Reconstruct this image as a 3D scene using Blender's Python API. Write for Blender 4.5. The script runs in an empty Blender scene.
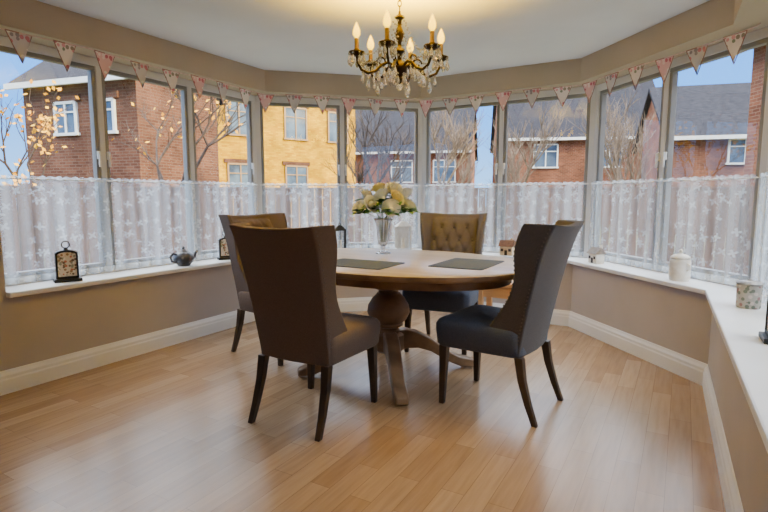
import bpy, bmesh, math, random
from mathutils import Vector, Matrix
random.seed(11)
SC = bpy.context.scene
COL = SC.collection
PI = math.pi

def S(r, g, b, a=1.0):
    f = lambda c: (c/255/12.92) if c/255 <= .04045 else ((c/255+.055)/1.055)**2.4
    return (f(r), f(g), f(b), a)
def sstep(a, b, x):
    t = max(0, min(1, (x-a)/(b-a))); return t*t*(3-2*t)

# ---------------------------------------------------------------- mesh builder
class MB:
    def __init__(s): s.v = []; s.f = []
    def add(s, vs, fs):
        o = len(s.v); s.v += [Vector(p) for p in vs]; s.f += [[i+o for i in q] for q in fs]; return s
    def box(s, c, d, rz=0, M=None):
        c = Vector(c); R = Matrix.Rotation(rz, 3, 'Z'); vs = []
        for z in (-.5, .5):
            for x, y in ((-.5, -.5), (.5, -.5), (.5, .5), (-.5, .5)):
                p = c + R @ Vector((x*d[0], y*d[1], z*d[2]))
                vs.append(M @ p if M else p)
        return s.add(vs, [(3,2,1,0), (4,5,6,7), (0,1,5,4), (1,2,6,5), (2,3,7,6), (3,0,4,7)])
    def prism(s, poly, z0, z1):
        n = len(poly)
        vs = [(p[0], p[1], z0) for p in poly] + [(p[0], p[1], z1) for p in poly]
        return s.add(vs, [list(range(n))[::-1], list(range(n, 2*n))] + [(i, (i+1) % n, n+(i+1) % n, n+i) for i in range(n)])
    def loft(s, loops, cap0=True, cap1=True, closed=True):
        n = len(loops[0]); vs = [p for l in loops for p in l]; fs = []
        for k in range(len(loops)-1):
            for i in range(n if closed else n-1):
                j = (i+1) % n
                fs.append((k*n+i, k*n+j, (k+1)*n+j, (k+1)*n+i))
        if cap0: fs.append(list(range(n))[::-1])
        if cap1: fs.append([(len(loops)-1)*n+i for i in range(n)])
        return s.add(vs, fs)
    def lathe(s, prof, n=32, c=(0, 0, 0), M=None, sx=1, sy=1):
        c = Vector(c); loops = []
        for r, z in prof:
            r = max(r, .0004)
            l = [c + Vector((r*sx*math.cos(2*PI*i/n), r*sy*math.sin(2*PI*i/n), z)) for i in range(n)]
            loops.append([M @ p for p in l] if M else l)
        return s.loft(loops)
    def tube(s, pts, r, n=8):
        pts = [Vector(p) for p in pts]; m = len(pts)
        rr = r if isinstance(r, (list, tuple)) else [r]*m
        loops = []; prev = None
        for i, p in enumerate(pts):
            t = (pts[min(i+1, m-1)]-pts[max(i-1, 0)]).normalized()
            if prev is None:
                a = Vector((0, 0, 1)) if abs(t.z) < .9 else Vector((1, 0, 0))
                u = t.cross(a).normalized()
            else:
                u = (prev - t*prev.dot(t)).normalized()
            prev = u; w = t.cross(u)
            loops.append([p + (u*math.cos(2*PI*k/n)+w*math.sin(2*PI*k/n))*rr[i] for k in range(n)])
        return s.loft(loops)
    def sphere(s, c, r, n=12, sx=1, sy=1, sz=1):
        prof = [(math.sin(PI*k/(n//2)), -math.cos(PI*k/(n//2))) for k in range(n//2+1)]
        M = Matrix.Translation(Vector(c)) @ Matrix.Diagonal((r*sx, r*sy, r*sz, 1))
        return s.lathe(prof, n, M=M)
    def torus(s, c, R, r, n=16, m=6, M=None):
        vs = []; fs = []; c = Vector(c)
        for i in range(n):
            a = 2*PI*i/n
            for j in range(m):
                b = 2*PI*j/m
                p = Vector(((R+r*math.cos(b))*math.cos(a), (R+r*math.cos(b))*math.sin(a), r*math.sin(b)))
                vs.append(c + (M @ p if M else p))
                fs.append((i*m+j, ((i+1) % n)*m+j, ((i+1) % n)*m+(j+1) % m, i*m+(j+1) % m))
        return s.add(vs, fs)
    def mesh(s, name, mat, smooth=None):
        me = bpy.data.meshes.new(name)
        me.from_pydata([tuple(p) for p in s.v], [], s.f)
        bm = bmesh.new(); bm.from_mesh(me); bmesh.ops.recalc_face_normals(bm, faces=bm.faces); bm.to_mesh(me); bm.free()
        if smooth is not None:
            me.shade_smooth()
            if smooth < 180: me.set_sharp_from_angle(angle=math.radians(smooth))
        me.materials.append(mat)
        return me
    def build(s, name, mat, parent=None, smooth=None, bevel=0, seg=2, sub=0, kind=None):
        o = bpy.data.objects.new(name, s.mesh(name, mat, smooth)); COL.objects.link(o)
        if parent: o.parent = parent
        if bevel:
            b = o.modifiers.new('bevel', 'BEVEL'); b.width = bevel; b.segments = seg; b.limit_method = 'ANGLE'; b.angle_limit = math.radians(38)
        if sub:
            m = o.modifiers.new('sub', 'SUBSURF'); m.levels = sub; m.render_levels = sub
        if kind: o['kind'] = kind
        return o

def tag(o, label=None, cat=None, group=None, kind=None):
    if label: o['label'] = label
    if cat: o['category'] = cat
    if group: o['group'] = group
    if kind: o['kind'] = kind
    return o
def thing(name, label, cat, loc=(0, 0, 0), rz=0, group=None):
    o = bpy.data.objects.new(name, None); COL.objects.link(o); o.empty_display_size = .1
    o.location = loc; o.rotation_euler = (0, 0, rz)
    return tag(o, label, cat, group)

# ---------------------------------------------------------------- materials
def new_mat(name):
    m = bpy.data.materials.new(name); m.use_nodes = True
    return m, m.node_tree, m.node_tree.nodes['Principled BSDF']
def N(t, typ, **kw):
    n = t.nodes.new(typ)
    for k, v in kw.items(): setattr(n, k, v)
    return n
def matn(name, c1, c2=None, scale=8, rough=.6, metal=0, bump=0, stretch=(1, 1, 1), detail=4, spec=.5, rot=(0, 0, 0)):
    m, t, p = new_mat(name)
    c2 = c2 or tuple(x*.88 for x in c1[:3])+(1,)
    tc = N(t, 'ShaderNodeTexCoord'); mp = N(t, 'ShaderNodeMapping'); mp.inputs['Scale'].default_value = stretch; mp.inputs['Rotation'].default_value = rot
    nz = N(t, 'ShaderNodeTexNoise'); nz.inputs['Scale'].default_value = scale; nz.inputs['Detail'].default_value = detail
    cr = N(t, 'ShaderNodeValToRGB'); cr.color_ramp.elements[0].color = c1; cr.color_ramp.elements[1].color = c2
    cr.color_ramp.elements[0].position = .35; cr.color_ramp.elements[1].position = .65
    t.links.new(tc.outputs['Object'], mp.inputs[0]); t.links.new(mp.outputs[0], nz.inputs['Vector'])
    t.links.new(nz.outputs['Fac'], cr.inputs[0]); t.links.new(cr.outputs[0], p.inputs['Base Color'])
    p.inputs['Roughness'].default_value = rough; p.inputs['Metallic'].default_value = metal; p.inputs['Specular IOR Level'].default_value = spec
    if bump:
        b = N(t, 'ShaderNodeBump'); b.inputs['Strength'].default_value = bump; b.inputs['Distance'].default_value = .01
        t.links.new(nz.outputs['Fac'], b.inputs['Height']); t.links.new(b.outputs[0], p.inputs['Normal'])
    return m
def fabric(name, c1, c2):
    # woven upholstery: fine weave bump and a little sheen on the lit edges
    m = matn(name, c1, c2, 280, .92, bump=.25, spec=.2, detail=4)
    p = m.node_tree.nodes['Principled BSDF']
    p.inputs['Sheen Weight'].default_value = .12; p.inputs['Sheen Roughness'].default_value = .35
    return m

M = {}
M['wall'] = matn('beige_paint', S(182, 175, 173), S(175, 168, 166), 2.5, .75)
M['band'] = matn('tan_paint', S(184, 170, 152), S(178, 164, 146), 2.5, .75)
M['ceil'] = matn('ceiling_paint', S(224, 227, 236), S(218, 221, 230), 2, .9)
M['white'] = matn('white_gloss', S(242, 242, 242), S(237, 237, 236), 3, .35)
M['frame'] = matn('window_white', S(222, 223, 225), S(212, 213, 215), 3, .4)
M['sash'] = matn('window_sash', S(142, 141, 141), S(130, 129, 129), 3, .4)  # white sashes, their backlit darkness put into the colour
M['taupe'] = fabric('taupe_fabric', S(114, 99, 91), S(97, 84, 77))
M['tan'] = fabric('tufted_taupe_fabric', S(120, 112, 110), S(102, 95, 93))
M['shaded_taupe'] = fabric('shaded_taupe_fabric', S(92, 87, 86), S(75, 71, 71))  # same chair upholstery, darkened for how light falls on the right chair
M['slate'] = fabric('sky_tinted_fabric', S(90, 97, 111), S(72, 78, 92))  # same chair upholstery, bluish sky reflection mixed into the colour
M['legwood'] = matn('dark_wood', S(66, 48, 36), S(46, 34, 25), 14, .4, stretch=(1, 1, .15))
M['oak'] = matn('oak_wood', S(152, 121, 91), S(112, 86, 62), 9, .42, stretch=(.6, 1, 1))
M['oak_top'] = matn('oak_top', S(212, 195, 172), S(190, 169, 144), 7, .28, stretch=(.12, 1.6, 1))
M['pine'] = matn('pine_wood', S(220, 174, 122), S(194, 146, 96), 9, .45, stretch=(.15, 1, 1))
M['mat'] = matn('woven_grey', S(92, 102, 122), S(70, 79, 97), 240, .85, bump=.3, spec=.15)
M['black'] = matn('black_metal', S(24, 22, 22), S(16, 15, 15), 20, .45)
M['bronze'] = matn('antique_bronze', S(66, 46, 24), S(40, 28, 15), 30, .38, metal=.75)
M['brass'] = matn('nail_brass', S(104, 96, 90), S(82, 76, 72), 30, .4, metal=.5)
M['candle'] = matn('candle_sleeve', S(120, 90, 50), S(96, 70, 38), 30, .5)
M['cream'] = matn('cream_ceramic', S(238, 232, 220), S(220, 210, 192), 18, .3)
M['antique'] = matn('antique_white', S(232, 230, 224), S(212, 208, 200), 22, .5)
M['pewter'] = matn('dark_pewter', S(96, 94, 96), S(60, 58, 62), 24, .4, metal=.2)
M['silver'] = matn('silver', S(176, 172, 166), S(110, 106, 104), 24, .35, metal=.3)
M['slateroof'] = matn('slate_tiles', S(58, 57, 64), S(39, 39, 46), 6, .95, stretch=(1, 1, 5), spec=.1)
M['bark'] = matn('bark', S(82, 66, 56), S(58, 46, 40), 12, .9)
M['palebark'] = matn('pale_bark', S(150, 126, 102), S(112, 92, 74), 12, .9)
M['autumn'] = matn('autumn_leaf', S(248, 186, 6), S(228, 146, 2), 3, .8)
M['green'] = matn('rose_leaf', S(84, 136, 52), S(52, 98, 34), 25, .55)
M['stem'] = matn('rose_stem', S(80, 116, 60), S(60, 94, 46), 25, .6)
M['rose_w'] = matn('rose_white', S(253, 253, 250), S(251, 251, 244), 20, .7)
M['rose_c'] = matn('rose_cream', S(253, 250, 234), S(250, 245, 220), 20, .7)
M['rose_y'] = matn('rose_yellow', S(253, 244, 190), S(249, 235, 158), 20, .7)
M['grass'] = matn('lawn', S(82, 94, 52), S(104, 98, 70), 1.5, .95)
M['fence'] = matn('fence_wood', S(116, 84, 68), S(78, 55, 45), 3, .85, stretch=(6, 6, .4))
M['pvc'] = matn('house_window_frame', S(226, 224, 220), None, 3, .5)
M['brownframe'] = matn('house_brown_frame', S(150, 112, 74), None, 3, .5)
M['hglass'] = matn('house_window_glass', S(60, 72, 90), S(100, 116, 134), 1.2, .15)
M['string'] = matn('bunting_tape', S(216, 190, 186), S(200, 166, 162), 40, .8)
M['cottage'] = matn('cottage_clay', S(222, 200, 166), S(194, 168, 130), 30, .7)
M['thatch'] = matn('cottage_roof', S(128, 84, 54), S(92, 60, 38), 40, .85)
M['greyroof'] = matn('ornament_grey_roof', S(150, 140, 132), S(120, 112, 106), 40, .7)

def brick(name, c1, c2, mortar, lo=.7):
    m, t, p = new_mat(name)
    tc = N(t, 'ShaderNodeTexCoord'); sp = N(t, 'ShaderNodeSeparateXYZ'); ad = N(t, 'ShaderNodeMath', operation='ADD'); cb = N(t, 'ShaderNodeCombineXYZ')
    b = N(t, 'ShaderNodeTexBrick'); b.inputs['Color1'].default_value = c1; b.inputs['Color2'].default_value = c2; b.inputs['Mortar'].default_value = mortar
    b.inputs['Scale'].default_value = 1; b.inputs['Mortar Size'].default_value = .008; b.inputs['Brick Width'].default_value = .225; b.inputs['Row Height'].default_value = .075
    t.links.new(tc.outputs['Object'], sp.inputs[0]); t.links.new(sp.outputs[0], ad.inputs[0]); t.links.new(sp.outputs[1], ad.inputs[1])
    t.links.new(ad.outputs[0], cb.inputs[0]); t.links.new(sp.outputs[2], cb.inputs[1]); t.links.new(cb.outputs[0], b.inputs['Vector'])
    nz = N(t, 'ShaderNodeTexNoise'); nz.inputs['Scale'].default_value = 1.3; nz.inputs['Detail'].default_value = 6; t.links.new(cb.outputs[0], nz.inputs['Vector'])
    cr = N(t, 'ShaderNodeValToRGB'); cr.color_ramp.elements[0].color = (lo, lo*.97, lo*.94, 1); cr.color_ramp.elements[0].position = .3; cr.color_ramp.elements[1].color = (1.15, 1.12, 1.08, 1); cr.color_ramp.elements[1].position = .7
    t.links.new(nz.outputs['Fac'], cr.inputs[0])
    mx = N(t, 'ShaderNodeMix', data_type='RGBA', blend_type='MULTIPLY'); mx.inputs[0].default_value = 1
    t.links.new(b.outputs[0], mx.inputs[6]); t.links.new(cr.outputs[0], mx.inputs[7])
    t.links.new(mx.outputs[2], p.inputs['Base Color']); p.inputs['Roughness'].default_value = .9; p.inputs['Specular IOR Level'].default_value = .15
    return m
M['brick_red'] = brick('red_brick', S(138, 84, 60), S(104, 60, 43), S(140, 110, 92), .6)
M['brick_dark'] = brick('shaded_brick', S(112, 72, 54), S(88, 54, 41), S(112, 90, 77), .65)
M['brick_yel'] = brick('buff_brick', S(218, 166, 0), S(184, 126, 0), S(184, 140, 10), .6)

def floor_mat():
    m, t, p = new_mat('oak_laminate')
    tc = N(t, 'ShaderNodeTexCoord'); mp = N(t, 'ShaderNodeMapping'); mp.inputs['Rotation'].default_value = (0, 0, math.radians(-60))
    b = N(t, 'ShaderNodeTexBrick'); b.offset = .37; b.inputs['Scale'].default_value = 1
    b.inputs['Color1'].default_value = S(174, 144, 112); b.inputs['Color2'].default_value = S(152, 121, 90); b.inputs['Mortar'].default_value = S(124, 97, 72)
    b.inputs['Mortar Size'].default_value = .0010; b.inputs['Brick Width'].default_value = .62; b.inputs['Row Height'].default_value = .10
    t.links.new(tc.outputs['Object'], mp.inputs[0]); t.links.new(mp.outputs[0], b.inputs['Vector'])
    m2 = N(t, 'ShaderNodeMapping'); m2.inputs['Scale'].default_value = (1.2, 14, 1)
    nz = N(t, 'ShaderNodeTexNoise'); nz.inputs['Scale'].default_value = 3; nz.inputs['Detail'].default_value = 6
    t.links.new(mp.outputs[0], m2.inputs[0]); t.links.new(m2.outputs[0], nz.inputs['Vector'])
    cr = N(t, 'ShaderNodeValToRGB'); cr.color_ramp.elements[0].color = (.80, .77, .74, 1); cr.color_ramp.elements[1].color = (1.05, 1.04, 1.03, 1)
    cr.color_ramp.elements[0].position = .3; cr.color_ramp.elements[1].position = .62
    t.links.new(nz.outputs['Fac'], cr.inputs[0])
    mx = N(t, 'ShaderNodeMix', data_type='RGBA', blend_type='MULTIPLY'); mx.inputs[0].default_value = .75
    t.links.new(b.outputs['Color'], mx.inputs[6]); t.links.new(cr.outputs[0], mx.inputs[7]); t.links.new(mx.outputs[2], p.inputs['Base Color'])
    p.inputs['Roughness'].default_value = .27; p.inputs['Specular IOR Level'].default_value = .5
    return m
M['floor'] = floor_mat()

def lace_mat():
    m, t, p = new_mat('lace'); t.nodes.remove(p); out = t.nodes['Material Output']
    L = t.links.new
    tc = N(t, 'ShaderNodeTexCoord'); sp = N(t, 'ShaderNodeSeparateXYZ'); cb = N(t, 'ShaderNodeCombineXYZ')
    L(tc.outputs['Object'], sp.inputs[0]); L(sp.outputs[0], cb.inputs[0]); L(sp.outputs[2], cb.inputs[1])
    vo = N(t, 'ShaderNodeTexVoronoi', voronoi_dimensions='2D'); vo.inputs['Scale'].default_value = 12.5; vo.inputs['Randomness'].default_value = 1
    L(cb.outputs[0], vo.inputs['Vector'])
    sb = N(t, 'ShaderNodeVectorMath', operation='SUBTRACT'); L(cb.outputs[0], sb.inputs[0]); L(vo.outputs['Position'], sb.inputs[1])
    ln = N(t, 'ShaderNodeVectorMath', operation='LENGTH'); L(sb.outputs[0], ln.inputs[0])
    s2 = N(t, 'ShaderNodeSeparateXYZ'); L(sb.outputs[0], s2.inputs[0])
    at = N(t, 'ShaderNodeMath', operation='ARCTAN2'); L(s2.outputs[1], at.inputs[0]); L(s2.outputs[0], at.inputs[1])
    a4 = N(t, 'ShaderNodeMath', operation='MULTIPLY'); a4.inputs[1].default_value = 4; L(at.outputs[0], a4.inputs[0])
    sc = N(t, 'ShaderNodeSeparateColor'); L(vo.outputs['Color'], sc.inputs[0])
    ph = N(t, 'ShaderNodeMath', operation='MULTIPLY_ADD'); ph.inputs[1].default_value = 6.28; L(sc.outputs[0], ph.inputs[0]); L(a4.outputs[0], ph.inputs[2])
    co = N(t, 'ShaderNodeMath', operation='COSINE'); L(ph.outputs[0], co.inputs[0])
    rad = N(t, 'ShaderNodeMath', operation='MULTIPLY_ADD'); rad.inputs[1].default_value = .010; rad.inputs[2].default_value = .019; L(co.outputs[0], rad.inputs[0])
    fl = N(t, 'ShaderNodeMath', operation='LESS_THAN'); L(ln.outputs['Value'], fl.inputs[0]); L(rad.outputs[0], fl.inputs[1])
    pk = N(t, 'ShaderNodeMath', operation='GREATER_THAN'); pk.inputs[1].default_value = .35; L(sc.outputs[1], pk.inputs[0])
    fk = N(t, 'ShaderNodeMath', operation='MULTIPLY'); L(fl.outputs[0], fk.inputs[0]); L(pk.outputs[0], fk.inputs[1])
    v2 = N(t, 'ShaderNodeTexVoronoi', voronoi_dimensions='2D'); v2.inputs['Scale'].default_value = 40; L(cb.outputs[0], v2.inputs['Vector'])
    dt = N(t, 'ShaderNodeMath', operation='LESS_THAN'); dt.inputs[1].default_value = .22; L(v2.outputs['Distance'], dt.inputs[0])
    lo = N(t, 'ShaderNodeMath', operation='LESS_THAN'); lo.inputs[1].default_value = .05; L(sp.outputs[2], lo.inputs[0])
    hi = N(t, 'ShaderNodeMath', operation='GREATER_THAN'); hi.inputs[1].default_value = .68; L(sp.outputs[2], hi.inputs[0])
    f1 = N(t, 'ShaderNodeMath', operation='MULTIPLY_ADD'); f1.inputs[1].default_value = .17; f1.inputs[2].default_value = .20; L(fk.outputs[0], f1.inputs[0])
    f2 = N(t, 'ShaderNodeMath', operation='MULTIPLY_ADD'); f2.inputs[1].default_value = .05; L(dt.outputs[0], f2.inputs[0]); L(f1.outputs[0], f2.inputs[2])
    wv = N(t, 'ShaderNodeMath', operation='SINE'); wm = N(t, 'ShaderNodeMath', operation='MULTIPLY'); wm.inputs[1].default_value = 58; L(sp.outputs[0], wm.inputs[0]); L(wm.outputs[0], wv.inputs[0])
    w2 = N(t, 'ShaderNodeMath', operation='SINE'); wn = N(t, 'ShaderNodeMath', operation='MULTIPLY'); wn.inputs[1].default_value = 17; L(sp.outputs[0], wn.inputs[0]); L(wn.outputs[0], w2.inputs[0])
    wq = N(t, 'ShaderNodeMath', operation='ADD'); L(wv.outputs[0], wq.inputs[0]); L(w2.outputs[0], wq.inputs[1])
    wf = N(t, 'ShaderNodeMath', operation='MULTIPLY_ADD'); wf.inputs[1].default_value = .08; L(wq.outputs[0], wf.inputs[0]); L(f2.outputs[0], wf.inputs[2])
    f3 = N(t, 'ShaderNodeMath', operation='MULTIPLY_ADD'); f3.inputs[1].default_value = .2; L(lo.outputs[0], f3.inputs[0]); L(wf.outputs[0], f3.inputs[2])
    f4 = N(t, 'ShaderNodeMath', operation='MULTIPLY_ADD'); f4.inputs[1].default_value = .12; f4.use_clamp = True; L(hi.outputs[0], f4.inputs[0]); L(f3.outputs[0], f4.inputs[2])
    tr = N(t, 'ShaderNodeBsdfTransparent'); tl = N(t, 'ShaderNodeBsdfTranslucent'); df = N(t, 'ShaderNodeBsdfDiffuse')
    tl.inputs[0].default_value = (.82, .91, 1, 1); df.inputs[0].default_value = (.82, .91, 1, 1)
    m1 = N(t, 'ShaderNodeMixShader'); m1.inputs[0].default_value = .05; L(tl.outputs[0], m1.inputs[1]); L(df.outputs[0], m1.inputs[2])
    m2 = N(t, 'ShaderNodeMixShader'); L(f4.outputs[0], m2.inputs[0]); L(tr.outputs[0], m2.inputs[1]); L(m1.outputs[0], m2.inputs[2]); L(m2.outputs[0], out.inputs[0])
    return m
M['lace'] = lace_mat()

def pane_mat():
    m, t, p = new_mat('window_glass'); t.nodes.remove(p)
    tr = N(t, 'ShaderNodeBsdfTransparent'); gl = N(t, 'ShaderNodeBsdfGlossy'); gl.inputs['Roughness'].default_value = .01
    lw = N(t, 'ShaderNodeLayerWeight'); pw = N(t, 'ShaderNodeMath', operation='POWER'); pw.inputs[1].default_value = 4
    ma = N(t, 'ShaderNodeMath', operation='MULTIPLY_ADD'); ma.inputs[1].default_value = .4; ma.inputs[2].default_value = .06
    t.links.new(lw.outputs['Facing'], pw.inputs[0]); t.links.new(pw.outputs[0], ma.inputs[0])
    mx = N(t, 'ShaderNodeMixShader'); t.links.new(ma.outputs[0], mx.inputs[0]); t.links.new(tr.outputs[0], mx.inputs[1]); t.links.new(gl.outputs[0], mx.inputs[2])
    t.links.new(mx.outputs[0], t.nodes['Material Output'].inputs[0]); return m
M['pane'] = pane_mat()
def glass_mat(name, col, ior=1.45, tw=1, rough=.03):
    m, t, p = new_mat(name); p.inputs['Base Color'].default_value = col; p.inputs['Roughness'].default_value = rough
    p.inputs['Transmission Weight'].default_value = tw; p.inputs['IOR'].default_value = ior; return m
M['glass'] = glass_mat('clear_glass', (.96, .97, .98, 1), 1.5, .85); M['crystal'] = glass_mat('crystal', (1, .99, .97, 1), 1.8, .8, .01)
def emit(name, col, s):
    m, t, p = new_mat(name); p.inputs['Base Color'].default_value = col; p.inputs['Emission Color'].default_value = col; p.inputs['Emission Strength'].default_value = s; return m
M['bulb'] = emit('lit_bulb', (1, .60, .0, 1), 5)
def blotch(name, base, cols, scale, thr=.36, rough=.7):
    m, t, p = new_mat(name); L = t.links.new
    tc = N(t, 'ShaderNodeTexCoord'); vo = N(t, 'ShaderNodeTexVoronoi'); vo.inputs['Scale'].default_value = scale
    L(tc.outputs['Object'], vo.inputs['Vector'])
    sc = N(t, 'ShaderNodeSeparateColor'); L(vo.outputs['Color'], sc.inputs[0])
    cr = N(t, 'ShaderNodeValToRGB'); cr.color_ramp.interpolation = 'CONSTANT'
    while len(cr.color_ramp.elements) < len(cols): cr.color_ramp.elements.new(.5)
    for i, c in enumerate(cols): cr.color_ramp.elements[i].position = i/len(cols); cr.color_ramp.elements[i].color = c
    L(sc.outputs[0], cr.inputs[0])
    lt = N(t, 'ShaderNodeMath', operation='LESS_THAN'); lt.inputs[1].default_value = thr; L(vo.outputs['Distance'], lt.inputs[0])
    mx = N(t, 'ShaderNodeMix', data_type='RGBA'); L(lt.outputs[0], mx.inputs[0]); mx.inputs[6].default_value = base; L(cr.outputs[0], mx.inputs[7])
    L(mx.outputs[2], p.inputs['Base Color']); p.inputs['Roughness'].default_value = rough
    return m
M['flag'] = [blotch('floral_cream', S(240, 228, 224), [S(212, 126, 138), S(160, 150, 136), S(226, 166, 174), S(140, 152, 130)], 26, .36),
             blotch('floral_pink', S(232, 190, 192), [S(246, 236, 232), S(200, 110, 128), S(242, 220, 218)], 30, .38),
             blotch('floral_grey', S(206, 200, 204), [S(240, 234, 230), S(200, 126, 140), S(150, 142, 150)], 28, .38)]
M['edge'] = matn('pennant_edging', S(170, 128, 122), S(150, 108, 104), 60, .8)
M['teapot'] = blotch('teapot_floral', S(70, 70, 76), [S(120, 118, 120), S(50, 50, 56), S(110, 90, 90)], 40, .34, .3)
M['potfloral'] = blotch('pot_floral', S(176, 172, 162), [S(110, 120, 106), S(206, 194, 188), S(150, 112, 110)], 44, .42, .5)
M['scene'] = blotch('painted_scene', S(222, 214, 200), [S(238, 234, 228), S(160, 132, 100), S(196, 120, 96), S(150, 158, 140), S(110, 92, 76)], 58, .5, .4)

# ---------------------------------------------------------------- room geometry
def hd(deg): a = math.radians(deg); return Vector((math.sin(a), math.cos(a)))
C12, C23, C34, C45 = Vector((-1.144, 5.13)), Vector((.381, 5.50)), Vector((1.73, 4.70)), Vector((2.05, 3.17))
DL = hd(29.5); D5 = hd(208.5)
P0 = C12 - DL*2.34; P5 = C45 + D5*2.34
Q = [P0, C12, C23, C34, C45, P5]
def leftn(d): return Vector((-d.y, d.x))
def off(i, d):
    if i == 0: return Q[0] + leftn((Q[1]-Q[0]).normalized())*d
    if i == 5: return Q[5] + leftn((Q[5]-Q[4]).normalized())*d
    d0 = (Q[i]-Q[i-1]).normalized(); d1 = (Q[i+1]-Q[i]).normalized()
    n0, n1 = leftn(d0), leftn(d1); b = (n0+n1).normalized()
    return Q[i] + b*(d/b.dot(n0))
ZC, ZS, ZH = 2.40, .62, 2.20
TH, WO = .37, .26
LB = C12 - DL*7.2; RB1 = P5 + hd(118.5)*1.2; RB2 = RB1 + D5*3.6
outerL = leftn(DL)
names = ['wall_left', 'wall_back_left', 'wall_back', 'wall_back_right', 'wall_right']
for i in range(5):
    mb = MB(); quad = [off(i, 0), off(i+1, 0), off(i+1, TH), off(i, TH)]
    mb.prism(quad, 0, .585)
    if i == 0: mb.prism([LB, P0, P0+outerL*TH, LB+outerL*TH], 0, ZC)
    if i == 4:
        n5 = leftn(D5)
        mb.prism([P5, P5+D5*.12, P5+D5*.12+n5*1.2, P5+n5*1.2], 0, ZC)
    mb.build(names[i], M['wall'], kind='structure')
    hb = MB().prism(quad, ZH, ZC); hb.build('trim_%d' % (i+1), M['band'], kind='structure')
n5 = leftn(D5)
A = RB1 + D5*.12
MB().prism([A, RB2, RB2+n5*.2, A+n5*.2], 0, ZC).build('wall_rear_right', M['wall'], kind='structure')
bd = (LB-RB2).normalized(); bn = leftn(bd)
MB().prism([RB2-bd*.3, LB+bd*.4, LB+bd*.4+bn*.2, RB2-bd*.3+bn*.2], 0, ZC).build('wall_rear', M['wall'], kind='structure')
big = [LB+outerL*TH+bn*.2, RB2+n5*.2+bn*.2, RB1+n5*.3, off(5, TH)+n5*.4, off(5, TH), off(4, TH), off(3, TH), off(2, TH), off(1, TH)]
MB().prism(big, -.12, 0).build('floor', M['floor'], kind='structure')
MB().prism(big, ZC, ZC+.12).build('ceiling', M['ceil'], kind='structure')
def skirting(name, a0, a1, b0, b1):
    prof = [(0, 0), (.022, 0), (.022, .085), (.018, .095), (.018, .112), (.010, .128), (.006, .142), (0, .142)]
    mb = MB(); la = []; lb = []
    for d, z in prof:
        k = d/.022
        pa = a0.lerp(a1, k); pb = b0.lerp(b1, k)
        la.append(Vector((pa.x, pa.y, z))); lb.append(Vector((pb.x, pb.y, z)))
    mb.loft([la, lb]); return mb.build(name, M['white'], kind='structure')
for i, nm in enumerate(['left', 'back_left', 'back', 'back_right', 'right']):
    a0, a1 = off(i, -.001), off(i, -.023)
    if i == 0:
        a0 = LB - outerL*.001; a1 = LB - outerL*.023
    skirting('baseboard_'+nm, a0, a1, off(i+1, -.001), off(i+1, -.023))
# windows
npan = [3, 2, 2, 2, 3]; CW = .06
for i in range(5):
    a, b = off(i, WO), off(i+1, WO); d = b-a; Lw = d.length; ang = math.atan2(d.y, d.x)
    root = bpy.data.objects.new('window_%d' % (i+1), None); COL.objects.link(root); root.location = (a.x, a.y, 0); root.rotation_euler.z = ang; root['kind'] = 'structure'
    z0, z1 = ZS, ZH
    fr = MB(); e = .055
    fr.box((Lw/2, 0, z1-.03), (Lw, .07, .06)); fr.box((Lw/2, 0, z0+.025), (Lw, .07, .05))
    pw = Lw/npan[i]
    for k in range(npan[i]+1):
        w = CW if k in (0, npan[i]) else .044
        x = min(max(k*pw, w/2), Lw-w/2)
        fr.box((x, 0, (z0+z1)/2), (w, .066, z1-z0-.01))
    fr.build('window_frame', M['frame'], root, bevel=.006)
    for k in range(npan[i]):
        xa = k*pw + (CW if k == 0 else .022); xb = (k+1)*pw - (CW if k == npan[i]-1 else .022)
        za, zb = z0+.05, z1-.06; s = .03
        sb = MB()
        sb.box(((xa+xb)/2, 0, za+s/2), (xb-xa, .05, s)); sb.box(((xa+xb)/2, 0, zb-s/2), (xb-xa, .05, s))
        sb.box((xa+s/2, 0, (za+zb)/2), (s, .05, zb-za-2*s)); sb.box((xb-s/2, 0, (za+zb)/2), (s, .05, zb-za-2*s))
        so = sb.build('sash', M['sash'], root, bevel=.004)
        MB().add([(xa+s, .004, za+s), (xb-s, .004, za+s), (xb-s, .004, zb-s), (xa+s, .004, zb-s)], [(0, 1, 2, 3)]).build('pane', M['pane'], so)
        hb = MB(); hx = xb-s/2 if k % 2 == 0 else xa+s/2
        hb.box((hx, -.032, 1.5), (.022, .016, .06)); hb.box((hx, -.046, 1.47), (.016, .014, .11)); hb.build('handle', M['white'], so, bevel=.004)
    quad = [off(i, -.045), off(i+1, -.045), off(i+1, WO-.03), off(i, WO-.03)]
    sl = MB().prism(quad, .586, ZS).build('sill', M['white'], None, bevel=.008)
    sl.parent = root; sl.matrix_parent_inverse = (Matrix.Translation(root.location) @ Matrix.Rotation(ang, 4, 'Z')).inverted()

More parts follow.
